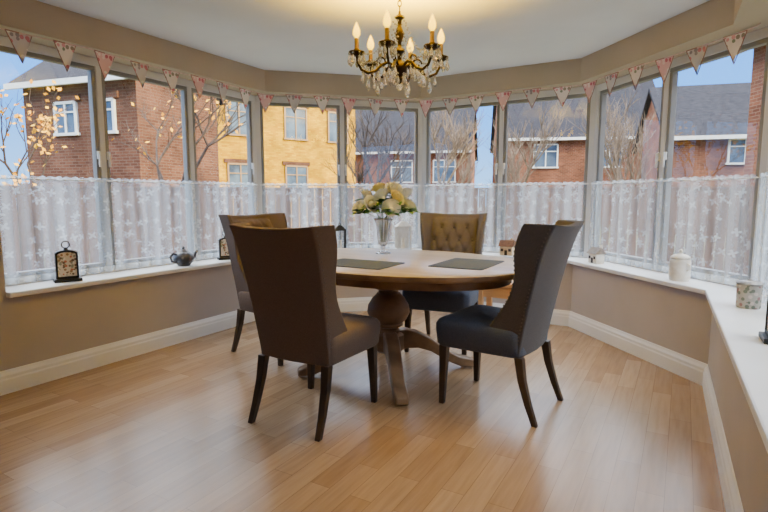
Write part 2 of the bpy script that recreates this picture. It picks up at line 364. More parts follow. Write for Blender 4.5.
# lace cafe curtains
lace_lab = ['long white lace cafe curtain across the left window wall', 'white lace half curtain behind the bay lantern, second window wall from left',
            'white lace half curtain behind the far tufted chair', 'white lace half curtain above the cream ceramic jar', 'white lace half curtain at the right picture edge behind the floral pot']
for i in range(5):
    a, b = off(i, .198), off(i+1, .198); d = (b-a); Lw = d.length; ang = math.atan2(d.y, d.x)
    root = thing('lace_curtain', lace_lab[i], 'curtain', (a.x, a.y, ZS+.003), ang, 'lace cafe curtains round the bay')
    mb = MB(); nx = int(Lw/.0125); nz = 8; vs = []; fs = []; x0, x1 = .03, Lw-.03; H = .70
    r0 = random.random()*6
    for k in range(nx+1):
        x = x0+(x1-x0)*k/nx
        for j in range(nz+1):
            f = j/nz
            amp = .0135*(1-.4*f)
            y = amp*(math.sin(x*58+r0+.6*math.sin(x*7))+.5*math.sin(x*23+1.3*f))
            z = H*f
            if j == 0: z = .006+.008*abs(math.sin(x*PI/.055))
            if j == nz: z = H+.012*abs(math.sin(x*PI/.055))
            vs.append((x, y, z))
    for k in range(nx):
        for j in range(nz):
            q = k*(nz+1)+j; fs.append((q, q+nz+1, q+nz+2, q+1))
    mb.add(vs, fs); mb.build('lace_panel', M['lace'], root, smooth=180)
    MB().tube([(.012, 0, H-.012), (Lw-.012, 0, H-.012)], .004, 8).build('curtain_rod', M['white'], root, smooth=60)

# ---------------------------------------------------------------- bunting (pinned under the front edge of the window heads)
path = [off(0, -.02) - DL*.5] + [off(i, .015) for i in range(1, 4)] + [off(4, .13), off(4, .13)+D5*.12]
seg = [(path[i], path[i+1], (path[i+1]-path[i]).length) for i in range(len(path)-1)]
tot = sum(s[2] for s in seg)
def along(s):
    for a, b, l in seg:
        if s <= l or (b is path[-1]): return a.lerp(b, s/l), math.atan2((b-a).y, (b-a).x)
        s -= l
root = thing('bunting', 'string of floral fabric pennants hung along the top of the bay windows', 'bunting', (0, 0, ZH-.012))
sp = .272; cnt = int(tot/sp)
def zsag(s): return -.014*abs(math.sin(s*PI/(sp*4)))
pts = []
k = 0
while k*.068 < tot:
    p, a = along(k*.068); pts.append((p.x, p.y, zsag(k*.068))); k += 1
MB().tube(pts, .004, 6).build('string', M['string'], root, smooth=60)
pmesh = []; w, h = .16, .175
for mm in M['flag']:
    pm = MB(); nn = 6; vs = []; fs = []
    for r in range(nn+1):
        f = r/nn
        for c in range(5):
            u = (c-2)/2
            vs.append((u*w/2*(1-f), .006*math.sin(u*2+f*3), -h*f))
    for r in range(nn):
        for c in range(4):
            q = r*5+c; fs.append((q, q+1, q+6, q+5))
    pm.add(vs, fs); pmesh.append(pm.mesh('pennant', mm, 180))
em = MB()
em.tube([(-w/2, -.006, 0), (-w/4, -.001, -h/2), (0, .002, -h)], .003, 6); em.tube([(w/2, .006, 0), (w/4, .006, -h/2), (0, .002, -h)], .003, 6); em.tube([(-w/2, -.006, 0), (0, 0, 0), (w/2, .006, 0)], .004, 6)
emesh = em.mesh('edging', M['edge'], 60)
for k in range(cnt):
    s = (k+.5)*sp; p, a = along(s)
    o = bpy.data.objects.new('pennant', pmesh[k % 3]); COL.objects.link(o); o.parent = root
    o.location = (p.x, p.y, zsag(s)); o.rotation_euler = (random.uniform(-.06, .06), random.uniform(-.05, .05), a+random.uniform(-.12, .12))
    e = bpy.data.objects.new('edging', emesh); COL.objects.link(e); e.parent = o

# ---------------------------------------------------------------- table
TC = Vector((.03, 3.44)); TZ = .78
tb = thing('dining_table', 'oval extending oak dining table on a turned pedestal with four scroll feet', 'table', (TC.x, TC.y, 0), math.radians(-29))
def ell(a, b, z, n=96, e=2.15):
    l = []
    for i in range(n):
        t = 2*PI*i/n; c, s = math.cos(t), math.sin(t)
        l.append(Vector((a*abs(c)**(2/e)*(1 if c > 0 else -1), b*abs(s)**(2/e)*(1 if s > 0 else -1), z)))
    return l
ta, tbb = .95, .65
MB().loft([ell(ta, tbb, .772), ell(ta-.004, tbb-.004, .777), ell(ta-.012, tbb-.012, TZ)]).build('tabletop', M['oak_top'], tb, smooth=50)
MB().loft([ell(ta-.02, tbb-.02, .738), ell(ta-.006, tbb-.006, .742), ell(ta, tbb, .752), ell(ta, tbb, .772)]).build('table_rim', M['oak'], tb, smooth=50)
MB().loft([ell(ta-.13, tbb-.13, .675), ell(ta-.13, tbb-.13, .738)]).build('apron', M['oak'], tb, smooth=50)
MB().lathe([(.0, .15), (.085, .15), (.11, .17), (.11, .27), (.095, .285), (.082, .287), (.082, .30), (.07, .306), (.068, .318), (.096, .33), (.10, .342), (.094, .35), (.124, .375), (.145, .42), (.138, .47), (.108, .52), (.08, .545), (.08, .552), (.066, .556), (.066, .572), (.096, .585), (.10, .595), (.092, .605), (.072, .612), (.078, .63), (.10, .65), (.14, .66), (.14, .675), (0, .675)], 40).build('pedestal', M['oak'], tb, smooth=40)
for hdg in (80, 173, 260, 353):
    a = math.radians(90-hdg)+math.radians(29)
    dr = Vector((math.cos(a), math.sin(a), 0)); sd = Vector((-dr.y, dr.x, 0))
    prof = [(.05, .225, .14, .047), (.12, .235, .13, .047), (.20, .225, .11, .047), (.29, .185, .09, .045), (.37, .13, .08, .043), (.44, .085, .072, .042), (.50, .056, .066, .042), (.57, .044, .062, .042), (.605, .036, .05, .04), (.615, .03, .03, .036)]
    loops = []
    for r, z, h_, w_ in prof:
        c = dr*r + Vector((0, 0, z)); t = h_/2
        loops.append([c+sd*w_+Vector((0, 0, max(-t, -z+.001))), c+sd*w_+Vector((0, 0, t)), c-sd*w_+Vector((0, 0, t)), c-sd*w_+Vector((0, 0, max(-t, -z+.001)))])
    MB().loft(loops).build('foot', M['oak'], tb, smooth=50, bevel=.012, seg=3)

# ---------------------------------------------------------------- chairs
def rrect(x0, x1f, y0, y1, z, inset=0, n=6, r=.05):
    pts = []
    cs = [(-x0, y0, 180, 270), (x0, y0, 270, 360), (x1f, y1, 0, 90), (-x1f, y1, 90, 180)]
    for cx, cy, a0, a1 in cs:
        sx = 1 if cx > 0 else -1; sy = 1 if cy == y1 else -1
        ox, oy = cx-sx*(r+inset), cy-sy*(r+inset)
        for k in range(n+1):
            a = math.radians(a0+(a1-a0)*k/n); pts.append(Vector((ox+r*math.cos(a), oy+r*math.sin(a), z)))
    return pts
BZ0, BH = .345, .70
def by(s): return -.215-.15*s**1.15-.034*s**8
def bw(s): return .222+.034*s
def bd_(s): return .098+.20*max(0, 1-s*1.45)**1.5+.075*sstep(.42, .9, s)
def fl_(s): return .004+.026*s**3
def make_chair(label, fabric, loc, heading, seatfab=None, padfab=None):
    t = thing('dining_chair', label, 'chair', (loc[0], loc[1], 0), -math.radians(heading), 'upholstered wing dining chairs round the table')
    MB().loft([rrect(.235, .255, -.215, .29, .345, .012), rrect(.235, .255, -.215, .29, .36, 0), rrect(.24, .262, -.215, .298, .44, 0), rrect(.24, .262, -.215, .298, .475, 0),
               rrect(.24, .262, -.215, .298, .497, .012), rrect(.24, .262, -.215, .298, .510, .04), rrect(.24, .262, -.215, .298, .520, .10)]).build('seat', seatfab or fabric, t, smooth=50)
    loops = []; ns = 28
    for k in range(ns+1):
        s = k/ns; w = bw(s); d = bd_(s); f = fl_(s); y = by(s); th = .036
        def zz(x): return BZ0+BH*s+.018*s**3*(x/.27)**2
        pts = [(-w, .014), (-w*.5, -.002), (0, -.008), (w*.5, -.002), (w, .014), (w+f*.4, d*.5), (w+f, d-.012), (w+f-.012, d), (w+f-th+.008, d), (w+f-th, d-.012), (w-th-.010, .068), (w-th-.035, .052),
               (0, .048), (-(w-th-.035), .052), (-(w-th-.010), .068), (-(w+f-th), d-.012), (-(w+f-th+.008), d), (-(w+f-.012), d), (-(w+f), d-.012), (-(w+f*.4), d*.5)]
        loops.append([Vector((px, y+py, zz(px))) for px, py in pts])
    MB().loft(loops).build('backrest', fabric, t, smooth=40, bevel=.012, seg=3)
    vs = []; fs = []; n = 34; btn = []
    for r in range(4):
        for c in range(4 if r % 2 == 0 else 3):
            btn.append(((c-(1.5 if r % 2 == 0 else 1))*.108, .42+r*.145))
    for j in range(n+1):
        s = .26+.71*j/n; hw = bw(s)-.052
        for i in range(n+1):
            u = -1+2*i/n; x = u*hw
            e = max(0, min(1, (1-abs(u))*7)*min(1, j/3)*min(1, (n-j)/3))
            dip = sum(math.exp(-((x-bx)**2+((s-bs)*.70)**2)/.0005) for bx, bs in btn)
            p1 = abs(math.sin(PI*(x/.108+(s-.42)/.29+.5))); p2 = abs(math.sin(PI*(x/.108-(s-.42)/.29+.5)))
            crease = math.exp(-p1*p1/.05)+math.exp(-p2*p2/.05)
            vs.append((x, by(s)+.046+.042*e**.5-.022*min(1, dip)-.014*min(1, crease)*e, BZ0+BH*s))
    for j in range(n):
        for i in range(n):
            q = j*(n+1)+i; fs.append((q, q+1, q+n+2, q+n+1))
    MB().add(vs, fs).build('tufted_pad', padfab or fabric, t, smooth=180)
    for bx, bs in btn:
        MB().sphere((bx, by(bs)+.068, BZ0+BH*bs), .011, 10, sy=.6).build('button', padfab or fabric, t, smooth=180)
    for sg in (-1, 1):
        nt = MB()
        for k in range(26):
            s = .12+.86*k/25
            nt.sphere((sg*(bw(s)+fl_(s)-.018), by(s)+bd_(s)+.001, BZ0+BH*s+.014*s**3), .0065, 8, sy=.5)
        nt.build('nailhead_trim', M['brass'], t, smooth=180)
        nt = MB()
        for k in range(34):
            s = .03+.94*k/33
            nt.sphere((sg*(bw(s)+fl_(s)*.15+.001), by(s)+.032, BZ0+BH*s+.014*s**3), .0042, 8, sx=.5)
        nt.build('nailhead_trim', M['brass'], t, smooth=180)
    for sx in (-1, 1):
        for x, y0, y1, w0, w1 in ((.215, .245, .25, .048, .03), (.205, -.20, -.30, .046, .03)):
            loops = []
            for f in (0, .35, .7, 1):
                z = .35*(1-f); yy = y0+(y1-y0)*f**1.5; w = (w0+(w1-w0)*f)/2; xx = sx*(x+.012*f)
                loops.append([Vector((xx-w, yy-w, z)), Vector((xx+w, yy-w, z)), Vector((xx+w, yy+w, z)), Vector((xx-w, yy+w, z))])
            MB().loft(loops).build('leg', M['legwood'], t, bevel=.004)
    return t
make_chair('taupe upholstered wing chair nearest the camera, turned with its plain back to us', M['taupe'], (-.375, 2.80), 28)
make_chair('dark grey wing chair with sky-tinted slate-blue seat, side-on at the right end of the table', M['shaded_taupe'], (.675, 2.94), -54, M['slate'])
make_chair('wing chair at the far side with taupe tufted back facing us and sky-tinted blue-grey seat', M['tan'], (.48, 4.05), 202, M['slate'])
make_chair('taupe tufted wing chair half hidden at the left end, nearest the left window wall', M['taupe'], (-.80, 3.90), 127)

# ---------------------------------------------------------------- placemats
for lab, x, y, h in (('grey woven placemat in front of the plain-backed near chair', -.15, 3.19, 29), ('grey woven placemat in front of the dark grey chair at right', .52, 3.19, -61)):
    o = MB().loft([rrect(.235, .235, -.17, .17, 0, 0, 4, .02), rrect(.235, .235, -.17, .17, .004, 0, 4, .02)]).build('placemat', M['mat'])
    o.location = (x, y, TZ+.0005); o.rotation_euler.z = -math.radians(h); tag(o, lab, 'placemat', 'grey placemats on the table')

# ---------------------------------------------------------------- vase and roses
VX, VY = -.005, 3.78
vs_ = thing('glass_vase', 'clear flared glass vase of roses on the dining table', 'vase', (VX, VY, TZ+.0005))
MB().lathe([(0, 0), (.056, 0), (.058, .006), (.034, .013), (.016, .022), (.0, .023)], 32).build('base', M['glass'], vs_, smooth=60)
MB().lathe([(0, .02), (.015, .02), (.012, .032), (.018, .044), (.014, .054), (0, .054)], 24).build('stem', M['glass'], vs_, smooth=60)
MB().lathe([(0, .052), (.02, .054), (.036, .075), (.044, .115), (.046, .16), (.052, .205), (.064, .24), (.076, .258), (.073, .258), (.06, .24), (.048, .205), (.042, .16), (.04, .115), (.032, .08), (.016, .064), (0, .062)], 40).build('bowl', M['glass'], vs_, smooth=60)
def rose_mesh(mat):
    mb = MB()
    for layer, (n, R, H, curl) in enumerate([(3, .012, .046, -.002), (4, .022, .047, .000), (5, .033, .044, .004), (5, .043, .038, .009), (6, .049, .030, .012)]):
        for k in range(n):
            a0 = 2*PI*k/n+layer*.7; wd = PI/n*1.35; vs = []; fs = []; nu, nv = 6, 5
            for j in range(nv+1):
                v = j/nv
                for i in range(nu+1):
                    u = -1+2*i/nu
                    a = a0+u*wd*(.45+.55*math.sin(PI*min(1, .25+v*.6)))
                    r = R*(.25+.75*v**.55)+curl*v**3+.002*u*u
                    z = -.02+H*1.25*v*(1-.12*u*u)-curl*.6*v**4
                    vs.append((r*math.cos(a), r*math.sin(a), z))
            for j in range(nv):
                for i in range(nu):
                    q = j*(nu+1)+i; fs.append((q, q+1, q+nu+2, q+nu+1))
            mb.add(vs, fs)
    mb.lathe([(0, -.034), (.012, -.03), (.02, -.02), (.012, -.012), (0, -.01)], 10)
    return mb.mesh('bloom', mat, 180)
RM = {k: rose_mesh(M['rose_'+k]) for k in 'wcy'}
def leaf_geo(mb, p, dirv, ln, wd):
    d = Vector(dirv).normalized(); sd = d.cross(Vector((0, 0, 1))).normalized(); up = sd.cross(d)
    vs = []; fs = []; n = 6
    for i in range(n+1):
        f = i/n; w = wd*math.sin(PI*f**.8)*.5; c = Vector(p)+d*ln*f-Vector((0, 0, 1))*.25*ln*f*f
        vs += [c-sd*w+up*w*.35, c, c+sd*w+up*w*.35]
    for i in range(n):
        q = i*3; fs += [(q, q+1, q+4, q+3), (q+1, q+2, q+5, q+4)]
    mb.add(vs, fs)
ros = [('c', -.165, -.02, 1.115, 'cream rose lowest at the left of the bouquet'), ('w', -.085, -.11, 1.14, 'white rose at the left front of the bouquet'),
       ('w', -.125, .03, 1.205, 'white rose high at the left of the bouquet'), ('c', .055, -.12, 1.115, 'cream rose at the right front, just above the vase rim'),
       ('w', -.015, -.07, 1.195, 'large white rose in the middle of the bouquet'), ('y', -.035, .04, 1.255, 'pale yellow rose at the top left of the bouquet'),
       ('w', .07, .02, 1.25, 'white rose at the very top right of the bouquet'), ('y', .095, -.07, 1.185, 'pale yellow rose at the right front of the bouquet'),
       ('c', .18, .0, 1.12, 'cream rose furthest right in the bouquet'), ('w', .155, .06, 1.205, 'white rose behind the right side of the bouquet')]
for j, (k, dx, dy, z, lab) in enumerate(ros):
    t = thing('rose', lab, 'flower', (VX+dx, VY+dy, z), 0, 'roses in the glass vase')
    o = bpy.data.objects.new('bloom', RM[k]); COL.objects.link(o); o.parent = t
    o.rotation_euler = (-(dy-.13)*4.4, dx*4.0, j); sc_ = 1.10+.06*math.sin(j*2.3); o.scale = (sc_,)*3
    bot = Vector((-dx*.9, -dy*.9, TZ+.085-z)); mid = Vector((-dx*.78, -dy*.78, TZ+.262-z))
    MB().tube([bot, bot.lerp(mid, .5), mid, mid*.45+Vector((0, 0, -.012)), Vector((0, 0, -.02))], .0032, 6).build('stem', M['stem'], t, smooth=60)
    lf = MB()
    for q in range(8):
        a = j*1.7+q*2*PI/8; pp = mid.lerp(Vector((0, 0, -.03)), .62+.05*q)
        ov = Vector((dx*2+math.cos(a)*.9, dy*2+math.sin(a)*.9-.25, .12 if q % 2 else .6))
        leaf_geo(lf, pp, ov, .108, .06)
    lf.build('leaf_spray', M['green'], t, smooth=180)

# ---------------------------------------------------------------- chandelier
CX, CY = .085, 2.94
ch = thing('chandelier', 'antique bronze six-arm chandelier with candle bulbs and crystal drops', 'chandelier', (CX, CY, 0))
MB().lathe([(0, 2.40), (.05, 2.40), (.05, 2.392), (.035, 2.375), (.012, 2.365), (0, 2.365)], 24).build('ceiling_rose', M['bronze'], ch, smooth=50)
cn = MB()
for k in range(6):
    MM = Matrix.Rotation(PI/2*(k % 2), 3, 'Z') @ Matrix.Rotation(PI/2, 3, 'X') @ Matrix.Diagonal((.75, 1.25, 1))
    cn.torus((0, 0, 2.352-.029*k), .013, .0032, 14, 6, MM)
cn.build('chain', M['bronze'], ch, smooth=180)
MB().lathe([(0, 2.195), (.006, 2.195), (.008, 2.18), (.022, 2.17), (.026, 2.16), (.012, 2.15), (.009, 2.12), (.016, 2.105), (.024, 2.08), (.02, 2.055), (.010, 2.03), (.010, 2.01), (.026, 1.995), (.03, 1.985), (.014, 1.97), (.012, 1.94), (.03, 1.925), (.044, 1.90), (.04, 1.875), (.022, 1.86), (.014, 1.85), (.02, 1.838), (.012, 1.82), (0, 1.812)], 24).build('stem', M['bronze'], ch, smooth=50)
def drop_geo(mb, c, s=1.0):
    c = Vector(c)
    mb.sphere(c+Vector((0, 0, -.006*s)), .0055*s, 8)
    mb.lathe([(0, -.012*s), (.003*s, -.016*s), (.008*s, -.032*s), (.0088*s, -.038*s), (.005*s, -.048*s), (0, -.052*s)], 7, c)
def swag(parent, p, q, sag, n=17, r=.006):
    sw = MB()
    for i in range(n):
        f = i/(n-1); sw.sphere(p.lerp(q, f)-Vector((0, 0, sag*math.sin(PI*f))), r, 6)
    sw.build('bead_swag', M['crystal'], parent, smooth=None)
for k in range(6):
    a = math.radians(13+60*k); dr = Vector((math.cos(a), math.sin(a), 0)); pt = lambda r, z: dr*r+Vector((0, 0, z))
    ctrl = [(.03, 1.905), (.065, 1.925), (.10, 1.91), (.135, 1.875), (.175, 1.862), (.212, 1.878), (.233, 1.915), (.238, 1.95)]
    arm = MB().tube([pt(r, z) for r, z in ctrl], [.009, .0085, .008, .008, .008, .0075, .007, .007], 8)
    arm.tube([pt(.10+.028*math.cos(q*.5)*(1-q*.045), 1.925+.028*math.sin(q*.5)*(1-q*.045)) for q in range(13)], .005, 6)
    ao = arm.build('arm', M['bronze'], ch, smooth=60)
    e = pt(.238, 0)
    MB().lathe([(0, 1.945), (.012, 1.945), (.03, 1.953), (.044, 1.966), (.043, 1.97), (.018, 1.964), (.018, 1.978), (.014, 1.984), (0, 1.984)], 20, e).build('drip_cup', M['bronze'], ao, smooth=50)
    MB().lathe([(0, 1.978), (.0115, 1.978), (.0115, 2.035), (.009, 2.04), (0, 2.04)], 16, e).build('candle_sleeve', M['candle'], ao, smooth=50)
    MB().lathe([(0, 2.037), (.009, 2.04), (.0195, 2.058), (.0195, 2.078), (.013, 2.098), (.004, 2.118), (0, 2.124)], 16, e).build('bulb', M['bulb'], ao, smooth=180)
    li = bpy.data.lights.new('bulb_light', 'SPOT'); li.energy = 40; li.color = (1, .56, .0); li.shadow_soft_size = .03; li.spot_size = math.radians(156); li.spot_blend = .4
    lo = bpy.data.objects.new('bulb_light', li); COL.objects.link(lo); lo.parent = ch; lo.location = e+Vector((0, 0, 2.13)); lo.rotation_euler = (PI, 0, 0)
    for q in range(7):
        b = q*2*PI/7+a; dm = MB(); drop_geo(dm, e+Vector((.04*math.cos(b), .04*math.sin(b), 1.966)), 1.35); dm.build('crystal_drop', M['crystal'], ao, smooth=None)
    for r_, z_, s_ in ((.175, 1.856, 1.7), (.115, 1.885, 1.5), (.145, 1.868, 1.3), (.205, 1.872, 1.3), (.085, 1.905, 1.3)):
        dm = MB(); drop_geo(dm, pt(r_, z_), s_); dm.build('crystal_drop', M['crystal'], ao)
    swag(ao, pt(.024, 2.165), pt(.214, 1.965), .075)
    swag(ao, pt(.026, 2.08), pt(.16, 1.93), .05, 13)
    a2 = a+math.radians(60); e2 = Vector((math.cos(a2), math.sin(a2), 0))*.238
    swag(ao, e+Vector((0, 0, 1.958)), e2+Vector((0, 0, 1.958)), .065)
    dm = MB(); drop_geo(dm, pt(.034, 1.872), 1.4); dm.build('crystal_drop', M['crystal'], ch)
dm = MB(); dm.sphere((0, 0, 1.795), .018, 12); dm.build('crystal_ball', M['crystal'], ch, smooth=180)

# ---------------------------------------------------------------- ornaments on the sills
F, CP, SP = 517.0, math.cos(math.radians(6.62)), math.sin(math.radians(6.62))
def on_sill(i, u, d):
    a, b = off(i, d), off(i+1, d); D = b-a; k = (u-384)/F
    s = (k*(a.y*CP+.58*SP)-a.x)/(D.x-k*D.y*CP)
    p = a+D*s; return (p.x, p.y, ZS+.0005), math.atan2(D.y, D.x)
def lantern(label, i, u, d, w, h, fm, turn=0, back=None):
    loc, ang = on_sill(i, u, d)
    t = thing('lantern', label, 'lantern', loc, ang+turn)
    MB().box((0, 0, .012), (w, w*.62, .024)).build('base', fm, t, bevel=.004)
    hb = h*.66; y = w*.26; x = w*.42
    for sx in (-1, 1):
        for sy in (-1, 1):
            MB().box((sx*x, sy*y, .024+hb/2), (.014, .014, hb)).build('post', fm, t)
    rf = MB(); z0 = .024+hb
    def rc(a, b, z): return [Vector((-a, -b, z)), Vector((a, -b, z)), Vector((a, b, z)), Vector((-a, b, z))]
    rf.loft([rc(w*.5, w*.31, z0), rc(w*.5, w*.31, z0+.012), rc(w*.38, w*.24, z0+h*.08), rc(w*.2, w*.14, z0+h*.16), rc(w*.12, w*.1, z0+h*.19)])
    rf.build('roof', fm, t, bevel=.003)
    zt = z0+h*.19; R = max(.014, h-zt)*.5
    MB().torus((0, 0, zt+R*.8), R, .004, 16, 6, Matrix.Rotation(PI/2, 3, 'X')).build('ring_handle', fm, t, smooth=180)
    MB().box((0, -y, .024+hb/2), (2*x-.014, .003, hb)).build('glass_panel', M['pane'], t)
    MB().box((0, y, .024+hb/2), (2*x-.014, .003, hb)).build('rear_panel', back or M['pane'], t)
    MB().lathe([(0, .024), (.022, .024), (.022, .024+hb*.5), (0, .024+hb*.5)], 16).build('candle', M['cream'], t, smooth=50)
def arch_lantern(label, i, u, d, w, h, turn=0):
    loc, ang = on_sill(i, u, d); fm = M['black']
    t = thing('lantern', label, 'lantern', loc, ang+turn)
    MB().box((0, 0, .011), (w*1.14, w*.62, .022)).build('base', fm, t, bevel=.004)
    def arch(x, z0, z1, n=14):
        return [(-x, z0)]+[(x*math.cos(PI-PI*k/n), z1+x*.36*math.sin(PI*k/n)) for k in range(n+1)]+[(x, z0)]
    hs = h*.70; dy = w*.16
    O = arch(w*.46, .022, hs); I = arch(w*.38, .036, hs-.010); n = len(O); fr = MB(); vs = []; fs = []
    for yy in (-dy, dy):
        vs += [(x, yy, z) for x, z in O]+[(x, yy, z) for x, z in I]
    for k in range(n):
        j = (k+1) % n
        fs += [(k, j, n+j, n+k), (2*n+k, 3*n+k, 3*n+j, 2*n+j), (k, 2*n+k, 2*n+j, j), (n+k, n+j, 3*n+j, 3*n+k)]
    fr.add(vs, fs).build('arched_frame', fm, t, bevel=.002)
    MB().add([(x, -dy+.006, z) for x, z in I], [list(range(n))]).build('picture_panel', M['scene'], t)
    MB().add([(x, dy-.004, z) for x, z in I], [list(range(n))]).build('rear_panel', fm, t)
    zt = hs+w*.16
    MB().lathe([(0, zt-.006), (.016, zt-.004), (.012, zt+.01), (.006, zt+.018), (0, zt+.018)], 14).build('cap', fm, t, smooth=50)
    R = max(.016, (h-zt-.012)*.5)
    MB().torus((0, 0, zt+.012+R), R, .004, 18, 6, Matrix.Rotation(PI/2, 3, 'X')).build('ring_handle', fm, t, smooth=180)
arch_lantern('black framed picture lantern standing at the left end of the left sill', 0, 68, .08, .145, .275, -.38)
arch_lantern('black picture lantern near the bay corner, behind the tufted left chair', 0, 226, .07, .125, .26, -.5)
lantern('small black peaked lantern on the sill left of the roses', 1, 340, .07, .13, .30, M['black'])
lantern('white peaked lantern on the sill right of the roses', 1, 403, .05, .17, .34, M['antique'], 0, M['antique'])
arch_lantern('black lantern at the right picture edge on the right sill', 4, 772, .115, .12, .26)
# teapot
loc, ang = on_sill(0, 184, .06)
t = thing('teapot', 'small dark patterned teapot on the left window sill', 'teapot', loc, ang); t.scale = (1.25,)*3
MB().lathe([(0, 0), (.04, 0), (.042, .008), (.062, .025), (.07, .05), (.06, .078), (.036, .094), (0, .096)], 28).build('body', M['teapot'], t, smooth=60)
MB().lathe([(0, .092), (.036, .093), (.03, .102), (.01, .108), (.007, .112), (.012, .12), (.006, .128), (0, .129)], 20).build('lid', M['pewter'], t, smooth=60)
MB().tube([(.058, 0, .035), (.085, 0, .05), (.098, 0, .075), (.115, 0, .092)], [.016, .013, .009, .008], 10).build('spout', M['teapot'], t, smooth=60)
MB().tube([(-.055, 0, .078), (-.085, 0, .088), (-.104, 0, .066), (-.094, 0, .036), (-.062, 0, .026)], .007, 8).build('handle', M['pewter'], t, smooth=60)
# cottage ornaments
def cottage(label, i, u, d, sc_, wallm, roofm):
    loc, ang = on_sill(i, u, d)
    t = thing('cottage_ornament', label, 'ornament', loc, ang); t.scale = (sc_,)*3
    MB().box((0, 0, .055), (.14, .10, .11)).build('wall', wallm, t, bevel=.004)
    MB().loft([[Vector((-.085, -.07, .10)), Vector((-.085, .07, .10)), Vector((-.085, 0, .17))], [Vector((.085, -.07, .10)), Vector((.085, .07, .10)), Vector((.085, 0, .17))]]).build('roof', roofm, t, bevel=.004)
    MB().box((.045, .02, .165), (.022, .026, .05)).build('chimney', wallm, t)
    MB().box((0, -.051, .03), (.03, .006, .058)).build('door', M['legwood'], t)
    for sx in (-1, 1): MB().box((sx*.043, -.051, .06), (.03, .005, .03)).build('window', M['legwood'], t)
cottage('little brown-roofed model cottage on the sill beyond the table', 2, 507, .06, .88, M['cottage'], M['thatch'])
cottage('tiny white house ornament with grey roof at the far end of the right-hand sill', 3, 596, .07, .82, M['cream'], M['greyroof'])
# tall jar
loc, ang = on_sill(3, 679, .07)
t = thing('ceramic_jar', 'tall cream ceramic jar with domed lid on the right-hand sill', 'jar', loc, ang)
MB().lathe([(0, 0), (.06, 0), (.064, .01), (.067, .03), (.067, .13), (.062, .146), (.052, .152), (0, .153)], 30).build('body', M['cream'], t, smooth=50)
MB().lathe([(0, .152), (.06, .152), (.063, .157), (.061, .164), (.045, .176), (.018, .184), (.008, .19), (.015, .203), (.008, .215), (0, .217)], 26).build('lid', M['cream'], t, smooth=50)
for sx in (-1, 1):
    MB().tube([(sx*.064, 0, .12), (sx*.085, 0, .115), (sx*.086, 0, .085), (sx*.066, 0, .075)], .006, 8).build('handle', M['cream'], t, smooth=60)
# floral pot
loc, ang = on_sill(4, 748, .118)
t = thing('candle_pot', 'grey floral candle pot on the sill at the right bay corner', 'pot', loc, ang)
MB().lathe([(0, 0), (.052, 0), (.055, .005), (.057, .115), (.057, .12), (.052, .12), (.05, .11), (0, .108)], 30).build('body', M['potfloral'], t, smooth=50)
MB().lathe([(0, .11), (.059, .12), (.06, .129), (.048, .139), (.014, .143), (.01, .15), (0, .153)], 30).build('lid', M['silver'], t, smooth=50)

# bench by the far wall
t = thing('wooden_bench', 'low pale pine bench by the bay wall, behind the dark grey chair', 'bench', (1.03, 4.36, 0), math.radians(-30.7))
MB().box((0, 0, .46), (.40, .28, .04)).build('seat', M['pine'], t, bevel=.006)
MB().box((0, -.115, .395), (.32, .02, .09)).build('rail', M['pine'], t); MB().box((0, .115, .395), (.32, .02, .09)).build('rail', M['pine'], t)
for sx in (-1, 1):
    for sy in (-1, 1): MB().box((sx*.17, sy*.115, .22), (.045, .045, .44)).build('leg', M['pine'], t, bevel=.003)

# ---------------------------------------------------------------- outside
GZ = -.3
MB().prism([(-60, -30), (60, -30), (60, 70), (-60, 70)], GZ-.3, GZ).build('ground', M['grass'], kind='structure')
fp = [Vector(p) for p in ((-8.2, 3.6), (-5.2, 7.6), (-1.8, 9.3), (2.4, 9.4), (5.6, 8.2), (7.2, 5.0))]
fn = thing('garden_fence', 'brown close-boarded garden fence running round outside the bay', 'fence', (0, 0, GZ))
for i in range(len(fp)-1):
    a, b = fp[i], fp[i+1]; d = (b-a); n = max(1, round(d.length/1.8)); an = math.atan2(d.y, d.x)
    for k in range(n):
        p, q = a.lerp(b, k/n), a.lerp(b, (k+1)/n); l = (q-p).length
        mb = MB(); nb = int(l/.14)
        for j in range(nb):
            c = p.lerp(q, (j+.5)/nb); mb.box((c.x, c.y, .82), (l/nb-.012, .02+.02*(j % 2), 1.6), an)
        c = p.lerp(q, .5); mb.box((c.x, c.y, 1.635), (l, .06, .03), an)
        mb.build('fence_panel', M['fence'], fn)
        MB().box((p.x, p.y, .84), (.09, .09, 1.68), an).build('post', M['fence'], fn)
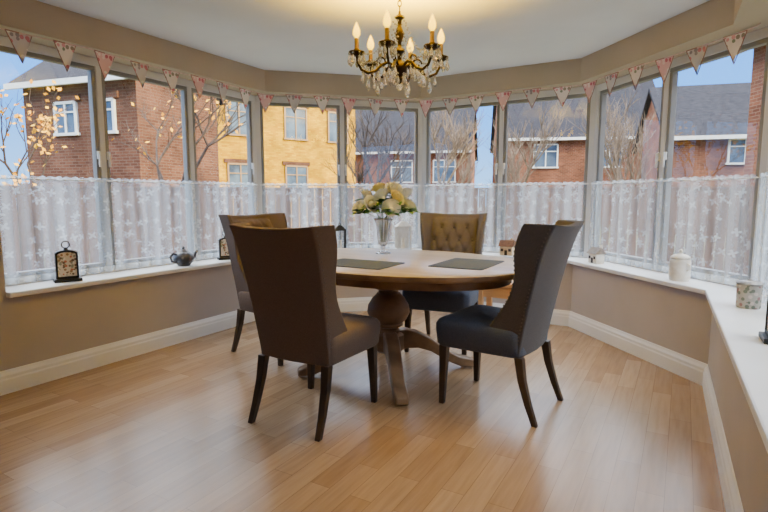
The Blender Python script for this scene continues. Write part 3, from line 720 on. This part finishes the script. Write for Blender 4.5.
def house(label, a, b, depth, ze, zr, wins, bm_, chim=None, fm=None):
    a = Vector(a); b = Vector(b); d = b-a; L = d.length; fm = fm or M['pvc']
    t = thing('brick_house', label, 'house', (a.x, a.y, GZ), math.atan2(d.y, d.x))
    ze -= GZ; zr -= GZ
    gab = [(0, 0, 0), (0, depth, 0), (0, depth, ze), (0, depth/2, zr), (0, 0, ze)]
    MB().loft([[Vector(p) for p in gab], [Vector(p)+Vector((L, 0, 0)) for p in gab]]).build('wall', bm_, t)
    o = .3; sl = (zr-ze)/(depth/2)
    l0 = [(-.2, -o, ze-o*sl+.02), (-.2, depth/2, zr+.02), (-.2, depth+o, ze-o*sl+.02), (-.2, depth+o, ze-o*sl+.16), (-.2, depth/2, zr+.18), (-.2, -o, ze-o*sl+.16)]
    MB().loft([[Vector(p) for p in l0], [Vector(p)+Vector((L+.4, 0, 0)) for p in l0]]).build('roof', M['slateroof'], t)
    MB().box((L/2, -o-.03, ze-o*sl+.08), (L+.4, .08, .14)).build('gutter', M['pvc'], t)
    for x, z, w, h in wins:
        z -= GZ
        fr = MB(); e = .07
        fr.box((x, -.02, z+h/2), (w, .1, e)); fr.box((x, -.02, z-h/2), (w+.15, .14, e)); fr.box((x-w/2, -.02, z), (e, .1, h)); fr.box((x+w/2, -.02, z), (e, .1, h)); fr.box((x, -.02, z), (e*.8, .09, h)); fr.box((x, -.02, z+h*.2), (w, .08, e*.6))
        f = fr.build('window', fm, t)
        MB().box((x, -.01, z), (w-.05, .04, h-.05)).build('pane', M['hglass'], f)
        MB().box((x, -.03, z+h/2+.12), (w+.3, .06, .16)).build('lintel', M['brick_dark'], t)
    if chim:
        MB().box((chim, depth/2, zr+.3), (.7, .5, 1.2)).build('chimney', bm_, t)
    return t
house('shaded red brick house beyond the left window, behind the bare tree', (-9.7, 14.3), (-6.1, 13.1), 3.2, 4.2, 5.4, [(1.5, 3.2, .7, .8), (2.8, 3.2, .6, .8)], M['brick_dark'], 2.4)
house('sunlit golden yellow brick house seen left of the roses', (-7.6, 21.1), (-1.42, 26.1), 7, 6.6, 10, [(1.9, 4.45, 1.1, 1.4), (4.6, 4.45, 1.1, 1.4), (6.9, 4.45, 1.1, 1.4), (1.9, 1.9, 1.1, 1.3), (4.6, 1.9, 1.1, 1.3)], M['brick_yel'], None, M['brownframe'])
house('distant low brick house with slate roof above the roses', (-3.3, 35.6), (5.4, 33.6), 8, 4.2, 7.7, [(4.6, 2.8, 1.4, 1.4), (7.4, 2.8, 1.4, 1.4)], M['brick_red'], 2.8)
house('brick house with wide slate roof and one white window, right of the far chair', (6.3, 28.2), (14.4, 27), 7.5, 4.4, 8.4, [(2.3, 3.3, 1.2, 1.2), (5.5, 3.3, 1.2, 1.2)], M['brick_red'], None)
house('brick house with slate roof seen through the right-hand window', (10.9, 20.2), (15.6, 18.9), 6, 3.5, 5.7, [(2.6, 2.85, 1.1, .9)], M['brick_red'], None)
house('tall brick terrace closest on the right, cut by the picture edge', (8.05, 11.7), (8.0, -5), 8, 4.5, 7.6, [(2.2, 3.2, 1, 1.1), (2.2, .9, 1, 1.1)], M['brick_red'], None)
def tree(label, x, y, H, r0, mat, seed, leaves=None, spread=.55, more=3):
    rnd = random.Random(seed); t = thing('tree', label, 'tree', (x, y, GZ)); mb = MB(); tips = []
    def br(p, d, l, r, k):
        q = p.copy(); pts = [p.copy()]
        for _ in range(3):
            d = (d+Vector((rnd.uniform(-.16, .16), rnd.uniform(-.16, .16), rnd.uniform(-.02, .14)))).normalized(); q = q+d*l/3; pts.append(q.copy())
        mb.tube(pts, [r, r*.88, r*.76, r*.62], 5 if k > 1 else 8)
        if k >= 3: tips.extend(pts[1:])
        if k == 5: return
        for c in range(2 if k == 4 else more):
            a = rnd.uniform(0, 2*PI); s = spread*rnd.uniform(.7, 1.3)
            nd = (d+Vector((math.cos(a)*s, math.sin(a)*s, rnd.uniform(-.1, .3)))).normalized()
            br(pts[rnd.choice((1, 2, 3, 3))], nd, l*rnd.uniform(.62, .8), r*.58, k+1)
    br(Vector((0, 0, 0)), Vector((0, 0, 1)), H*.36, r0, 0)
    mb.build('branches', mat, t, smooth=60)
    if leaves:
        lb = MB()
        for p in tips:
            if rnd.random() > leaves: continue
            c = p+Vector((rnd.gauss(0, .06), rnd.gauss(0, .06), rnd.gauss(0, .06)))
            u = Vector((rnd.gauss(0, 1), rnd.gauss(0, 1), rnd.gauss(0, 1))).normalized(); w = u.orthogonal().normalized()
            lb.add([c-u*.055, c+w*.035, c+u*.055, c-w*.035], [(0, 1, 2, 3)])
        lb.build('leaves', M['autumn'], t)
tree('autumn tree with sparse yellow leaves at the far left window', -6.9, 10.2, 3.6, .06, M['bark'], 5, .32)
tree('bare branching tree in front of the shaded red house', -4.1, 10.3, 4.2, .07, M['bark'], 8, .12, .7)
tree('bare tree right behind the roses', -.1, 13.2, 4.2, .07, M['bark'], 21, None, .6, 4)
tree('bare tree seen above the far tufted chair', 1.75, 16.5, 4.2, .08, M['palebark'], 33, None, .5, 4)
tree('pale bare tree beyond the window right of the far chair', 3.5, 13.6, 3.6, .07, M['palebark'], 14, None, .45, 4)
tree('dense bare tree beyond the window over the dark grey chair', 5.75, 11.9, 3.9, .07, M['palebark'], 17, None, .45, 4)

# ---------------------------------------------------------------- world, lights, camera
w = bpy.data.worlds.new('sky'); SC.world = w; w.use_nodes = True; t = w.node_tree; bg = t.nodes['Background']
tc = N(t, 'ShaderNodeTexCoord'); sp = N(t, 'ShaderNodeSeparateXYZ'); cr = N(t, 'ShaderNodeValToRGB')
e = cr.color_ramp.elements; e[0].position = 0; e[0].color = (.08, .16, .27, 1); e[1].position = .52; e[1].color = (.84, .92, 1, 1)
m_ = e.new(.14); m_.color = (.026, .110, .29, 1)
m_ = e.new(.30); m_.color = (.019, .092, .28, 1)
t.links.new(tc.outputs['Generated'], sp.inputs[0]); t.links.new(sp.outputs[2], cr.inputs[0]); t.links.new(cr.outputs[0], bg.inputs[0])
bg.inputs[1].default_value = 10
su = bpy.data.lights.new('sun', 'SUN'); su.energy = 11; su.color = (1, .86, .42); su.angle = .01
so = bpy.data.objects.new('sun', su); COL.objects.link(so); so.rotation_euler = Vector((-.92, .35, -.33)).to_track_quat('-Z', 'Y').to_euler()
ar = bpy.data.lights.new('rear_fill_light', 'AREA'); ar.energy = 9; ar.size = 1.2; ar.color = (.97, .98, 1)  # added fill light behind the camera, stands for no known fixture
ao = bpy.data.objects.new('rear_fill_light', ar); COL.objects.link(ao); ao.location = (-1.3, -.4, 2.36)
cam = bpy.data.cameras.new('camera'); co = bpy.data.objects.new('camera', cam); COL.objects.link(co)
cam.sensor_width = 36; cam.lens = F/768*36; cam.clip_start = .02
co.location = (0, 0, 1.2); co.rotation_euler = (math.radians(90-6.62), 0, 0)
SC.camera = co
